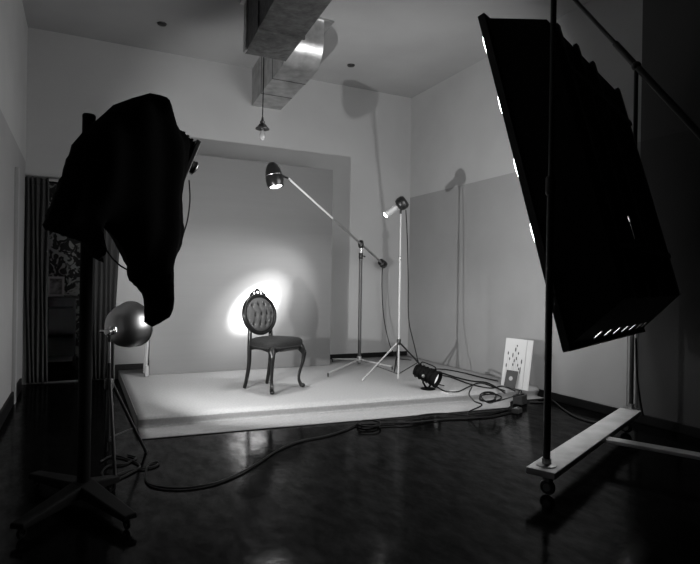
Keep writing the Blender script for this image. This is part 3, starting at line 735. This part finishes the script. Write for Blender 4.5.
# ------------------------------------------------------------------ doorway: curtains and the room beyond
def curtain(name, label, xa, xb, xa1, xb1, ztop, yy, folds, amp):
    th = thing(name, label, 'curtain', ((xa+xb)/2, yy, 0))
    def g(u, v):
        z = .02 + (ztop-.02)*v
        x0_, x1_ = xa1*(1-v)+xa*v, xb1*(1-v)+xb*v
        x = x0_ + (x1_-x0_)*u + .006*math.sin(v*7+u*9)
        return V((x, yy + amp*(1-.35*v)*math.sin(u*2*PI*folds + .5*math.sin(v*4)), z))
    MB().grid(g, folds*10, 24).build('drape', 'curtain', th, smooth=True, solid=.004)
    MB().grid(lambda u, v: g(u, .965+.035*v) + V((0, -.004, 0)), folds*10, 2).build('heading', 'curtain', th, smooth=True, solid=.006)
yc = YB-.055
curtain('door_curtain', 'dark pleated door curtain gathered into the corner of the room', atY(23, 180, yc).x, atY(49, 180, yc).x, atY(26, 380, yc).x, atY(47.5, 380, yc).x, 2.12, yc, 5, .026)
curtain('door_curtain', 'dark pleated door curtain hanging beside the backdrop', atY(84, 230, yc).x, atY(121, 230, yc).x, atY(88, 380, yc).x, atY(113, 380, yc).x, 2.12, yc, 6, .028)
rod = thing('curtain_rod', 'thin metal curtain rod across the top of the doorway', 'curtain rod', (0, yc, 2.13))
MB().tube([V((XL+.005, yc, 2.135)), V((.50, yc, 2.135))], .008, 8).build('rod', 'grey_metal', rod, smooth=True)
for x in (XL+.08, .46): MB().tube([V((x, yc, 2.135)), V((x, YB-.001, 2.135))], .005, 6).build('bracket', 'grey_metal', rod)
MB().ball((.51, yc, 2.135), .014, 10, 8).build('finial', 'grey_metal', rod, smooth=True)
hl = thing('unseen_hall_lamp', 'unseen hanging lamp added to light the room behind the curtained doorway', 'lamp', (1.0, 7.7, H))  # added out of view to brighten the far room
MB().tube([V((1.0, 7.7, H-.001)), V((1.0, 7.7, 2.72))], .005, 6).build('cord', 'cable', hl)
MB().lathe([(.02, .10), (.03, .09), (.14, -.02), (.135, -.02), (.027, .085), (.018, .085)], V((1.0, 7.7, 2.62)), UP, 20).build('shade', 'frame_wood', hl, smooth=True)
MB().ball((1.0, 7.7, 2.64), .03, 10, 8).build('bulb', 'glass_bulb', hl, smooth=True)
light('unseen_hall_light', 'POINT', (1.0, 7.7, 2.58), 9, hl, shadow_soft_size=.03)
cy_ = 7.75
p = atY(60, 297, cy_); cbx0, cbx1, cz = atY(40, 297, cy_).x, atY(76, 297, cy_).x, p.z
cbn = thing('side_cabinet', 'dark wooden cabinet with an open shelf in the room behind the curtains', 'cabinet', ((cbx0+cbx1)/2, cy_+.2, 0))
MB().box2((cbx0-.03, cy_-.02, cz-.03), (cbx1+.03, cy_+.42, cz)).build('top', 'cabinet', cbn, bevel=.004)
for a, b in ((cbx0, cbx0+.03), (cbx1-.03, cbx1)): MB().box2((a, cy_, 0), (b, cy_+.4, cz-.03)).build('side', 'cabinet', cbn)
MB().box2((cbx0+.03, cy_+.37, 0), (cbx1-.03, cy_+.4, cz-.03)).build('back', 'cabinet', cbn)
for z in (.06, .34, cz-.16): MB().box2((cbx0+.03, cy_+.01, z), (cbx1-.03, cy_+.37, z+.02)).build('shelf', 'frame_wood' if z < .3 else 'cabinet', cbn)
pf = thing('picture_frame', 'pale framed photograph standing on the dark cabinet', 'picture frame', V((p.x, cy_+.12, cz)))
fw, fh = atY(64, 290, cy_).x - atY(47, 290, cy_).x, .25
fq = V((atY(55.5, 290, cy_).x, cy_+.10, cz)); lz = V((0, math.sin(.16), math.cos(.16))); ly = V((0, math.cos(.16), -math.sin(.16)))
for dx, dz_, sx, sz in ((0, .012, fw, .024), (0, fh-.012, fw, .024), (-fw/2+.012, fh/2, .024, fh-.048), (fw/2-.012, fh/2, .024, fh-.048)):
    MB().box(fq + V((dx, 0, .004)) + lz*dz_, (sx, .02, sz), (V((1, 0, 0)), ly, lz)).build('frame_bar', 'frame_wood', pf)
MB().box(fq + V((0, 0, .004)) + lz*(fh/2) + ly*.003, (fw-.046, .008, fh-.046), (V((1, 0, 0)), ly, lz)).build('photograph', 'photo_print', pf)
p2 = atY(70, 296, cy_)
tag(MB().lathe([(.02, 0), (.03, .004), (.06, .028), (.056, .028), (.026, .008), (.001, .006)], V((p2.x-.01, cy_+.08, cz+.0005)), UP, 18).build('dish', 'frame_wood', smooth=True), 'small shallow dish beside the framed photograph', 'dish')

# ------------------------------------------------------------------ boards leaning by the right wall
m0, m1 = atZ(500, 386, PT), atZ(527, 391, PT)
mx_ = (m1-m0).normalized(); mo = V((.012, 0, 0))
m0 += mo; m1 += mo
lean_dir = V((-mx_.y, mx_.x, 0)); lean_dir = lean_dir if lean_dir.x > 0 else -lean_dir
mu_ = (UP + lean_dir*.17).normalized(); mn = mx_.cross(mu_).normalized(); mn = mn if mn.dot(f_) < 0 else -mn
mw, mh = (m1-m0).length, .475
mb_ = thing('mat_board', 'white board with rows of ink drips leaning by the wall', 'board', (m0+m1)/2)
MB().box((m0+m1)/2 + mu_*(mh/2) , (mw, .008, mh), (mx_, mn, mu_)).build('sheet', 'mat_board', mb_)
MB().box(m0.lerp(m1, .80) + mu_*(mh/2) + mn*.0055, (.004, .003, mh), (mx_, mn, mu_)).build('crease', 'card_pale', mb_)
for s_, t_, hh in ((.36, .66, .05), (.16, .69, .035), (.24, .58, .03), (.45, .78, .045), (.52, .60, .035), (.58, .71, .03), (.74, .55, .05), (.40, .47, .03), (.60, .47, .03), (.13, .44, .04), (.72, .37, .07), (.50, .86, .02), (.44, .55, .04), (.66, .40, .03)):
    s_ = s_*.9
    MB().ball(m0.lerp(m1, s_) + mu_*(mh*t_) + mn*.0045, (.007, .0012, hh/2), 8, 6, (mx_, mn, mu_)).build('ink_drip', 'ink', mb_)
    MB().box(m0.lerp(m1, s_) + mu_*(mh*t_*.72) + mn*.0046, (.0025, .0012, mh*t_*.5), (mx_, mn, mu_)).build('drip_line', 'card_pale', mb_)
cdn = thing('small_card', 'small dark card with a pale spot propped against the white board', 'card', m0.lerp(m1, .45) + mn*.03)
q0 = m0.lerp(m1, .42) + mn*.045 + UP*.001; cu = (mu_*1 - mn*.12).normalized(); cnn = mx_.cross(cu); cnn = cnn if cnn.dot(mn) > 0 else -cnn
MB().box(q0 + cu*.083, (.125, .006, .165), (mx_, cnn, cu)).build('card_sheet', 'card_dark', cdn)
MB().lathe([(.001, 0), (.021, 0), (.021, .0015), (.001, .0015)], q0 + cu*.088 + cnn*.003, cnn, 18).build('pale_spot', 'card_pale', cdn)

# ------------------------------------------------------------------ cables
def cable(label, pts, r=.006, m='cable', sm=6):
    P = []
    for x, y, *z in pts: P.append(atZ(x, y, (z[0] if z else 0)+r+.002))
    return tag(MB().tube(spline(P, sm), r, 6).build('power_cable', m, smooth=True), label, 'cable')
cable('long black cable running from the tripod lamp across the dark floor to the coil', [(113, 476), (128, 471), (146, 468), (157, 465), (158, 462), (149, 464), (146, 472), (147, 482), (160, 487), (185, 488), (215, 483), (238, 474), (258, 463), (278, 450), (300, 441), (325, 436), (345, 430), (356, 425)], .006)
cable('black cable looped loosely under the tripod lamp', [(100, 462), (112, 456), (128, 459), (140, 466), (128, 474), (112, 480), (102, 474), (108, 466), (124, 464), (136, 458), (128, 455)], .006)
coil = []
for i in range(26):
    a = i*.62; coil.append((367 + 11*math.cos(a) + .12*i, 423.5 + 3.2*math.sin(a), .001*i))
coil += [(384, 423, .01), (410, 422.5, .01), (440, 419.5), (465, 418.5), (490, 416.5), (512, 412)]
cable('black cable wound into a small coil at the foot of the platform', coil, .006, sm=3)
cable('black cable lying along the front edge of the platform flap', [(380, 420, .014), (405, 418.5, .014), (425, 414.5, .012), (445, 413.5, .012), (470, 415.5, .012), (492, 413), (508, 409)], .006)
Z_ = PT-.002
cable('cable from the floodlight curving to the plug cluster', [(436, 386, Z_), (445, 391, Z_), (458, 391.5, Z_), (468, 387, Z_), (480, 383, Z_), (494, 387, Z_), (505, 391, Z_)], .006)
cable('straight cable from the snoot stand to the white board', [(418, 370, Z_), (440, 369, Z_), (460, 372, Z_), (480, 377, Z_), (498, 381, Z_)], .006)
cable('cable sagging beside the floodlight toward the wall', [(434, 374, Z_), (450, 377, Z_), (470, 384, Z_), (490, 388, Z_), (503, 386, Z_), (515, 391, Z_)], .006)
cable('thick cable crossing the platform behind the floodlight', [(436, 371, Z_), (455, 377, Z_), (472, 381, Z_), (488, 383, Z_), (505, 393, Z_)], .007)
lp = []
for i in range(34):
    a = i*.55; lp.append((486 + (9+2*math.sin(i*.9))*math.cos(a)+.2*i, 397.5 + (4.5+1.2*math.cos(i*.7))*math.sin(a), Z_ + .0012*i))
cable('tangled loops of cable piled at the corner of the platform', lp, .006, sm=3)
cable('cable hanging over the platform edge down to the floor', [(472, 387, Z_+.01), (469, 394, Z_+.012), (474, 401, Z_+.01), (482, 405, Z_+.012), (470, 411, .03), (469, 414, .012), (480, 413, .008), (500, 411, .004)], .006)
cable('thin cable from the tangle running under the white board', [(494, 402, Z_+.03), (505, 399, Z_+.01), (515, 396, Z_), (524, 394, Z_)], .005)
cable('cable trailing along the dark baseboard behind the rolling frame', [(530, 402), (545, 402), (552, 400), (562, 408), (575, 416), (590, 421), (606, 424)], .006, 'cable_light')
# hanging flexes
def flex(par, P, r=.0055): return MB().tube([V((p.x, p.y, max(p.z, PT+.008))) for p in spline(P, 6)], r, 6).build('lamp_flex', 'cable', par, smooth=True)
a = aend - UP*.05
flex(bs, [a, V((a.x, a.y, 1.0)), V((a.x+.03, a.y-.02, .6)), V((a.x+.10, a.y-.08, .25)), V((a.x+.16, a.y-.2, PT+.008)), V((a.x+.25, a.y-.35, PT+.008))])
bx_ = SH + r_*.05 - UP*.0 + V((0, 0, -.06))
flex(ss, [bx_, bx_ + r_*.02 - UP*.3, bx_ + r_*.035 - UP*.7, bx_ + r_*.045 - UP*1.1, bx_ + r_*.10 - UP*1.35, V((bx_.x+.12, bx_.y-.14, PT+.12)), V((bx_.x+.16, bx_.y-.22, PT+.008)), V((bx_.x+.22, bx_.y-.4, PT+.008))], .005)
jp = atZ(517, 413, 0)
jb = thing('junction_box', 'small dark electric junction box on the floor at the cable ends', 'junction box', jp)
MB().box(jp + V((0, 0, .022)), (.09, .06, .042), (Dd, nn, UP)).build('case', 'box_grey', jb, bevel=.005)
for k in (-1, 1): MB().lathe([(.012, 0), (.012, .006), (.004, .008)], jp + Dd*(k*.02) + UP*.043, UP, 12).build('socket_face', 'chrome' if k < 0 else 'black_metal', jb)
tp = atZ(519, 397, PT)
tp = atZ(520, 404, 0)
tb = thing('transformer', 'squat dark transformer box below the white board', 'transformer', tp)
MB().box(tp + UP*.045, (.12, .09, .085), (Dd, nn, UP)).build('case', 'box_grey', tb, bevel=.006)
MB().box(tp + UP*.092, (.07, .05, .010), (Dd, nn, UP)).build('top_plate', 'black_metal', tb, bevel=.003)
MB().tube(spline([tp + UP*.09 - Dd*.04, tp + UP*.125 - Dd*.02, tp + UP*.125 + Dd*.02, tp + UP*.09 + Dd*.04], 4), .005, 6).build('carry_handle', 'black_metal', tb, smooth=True)
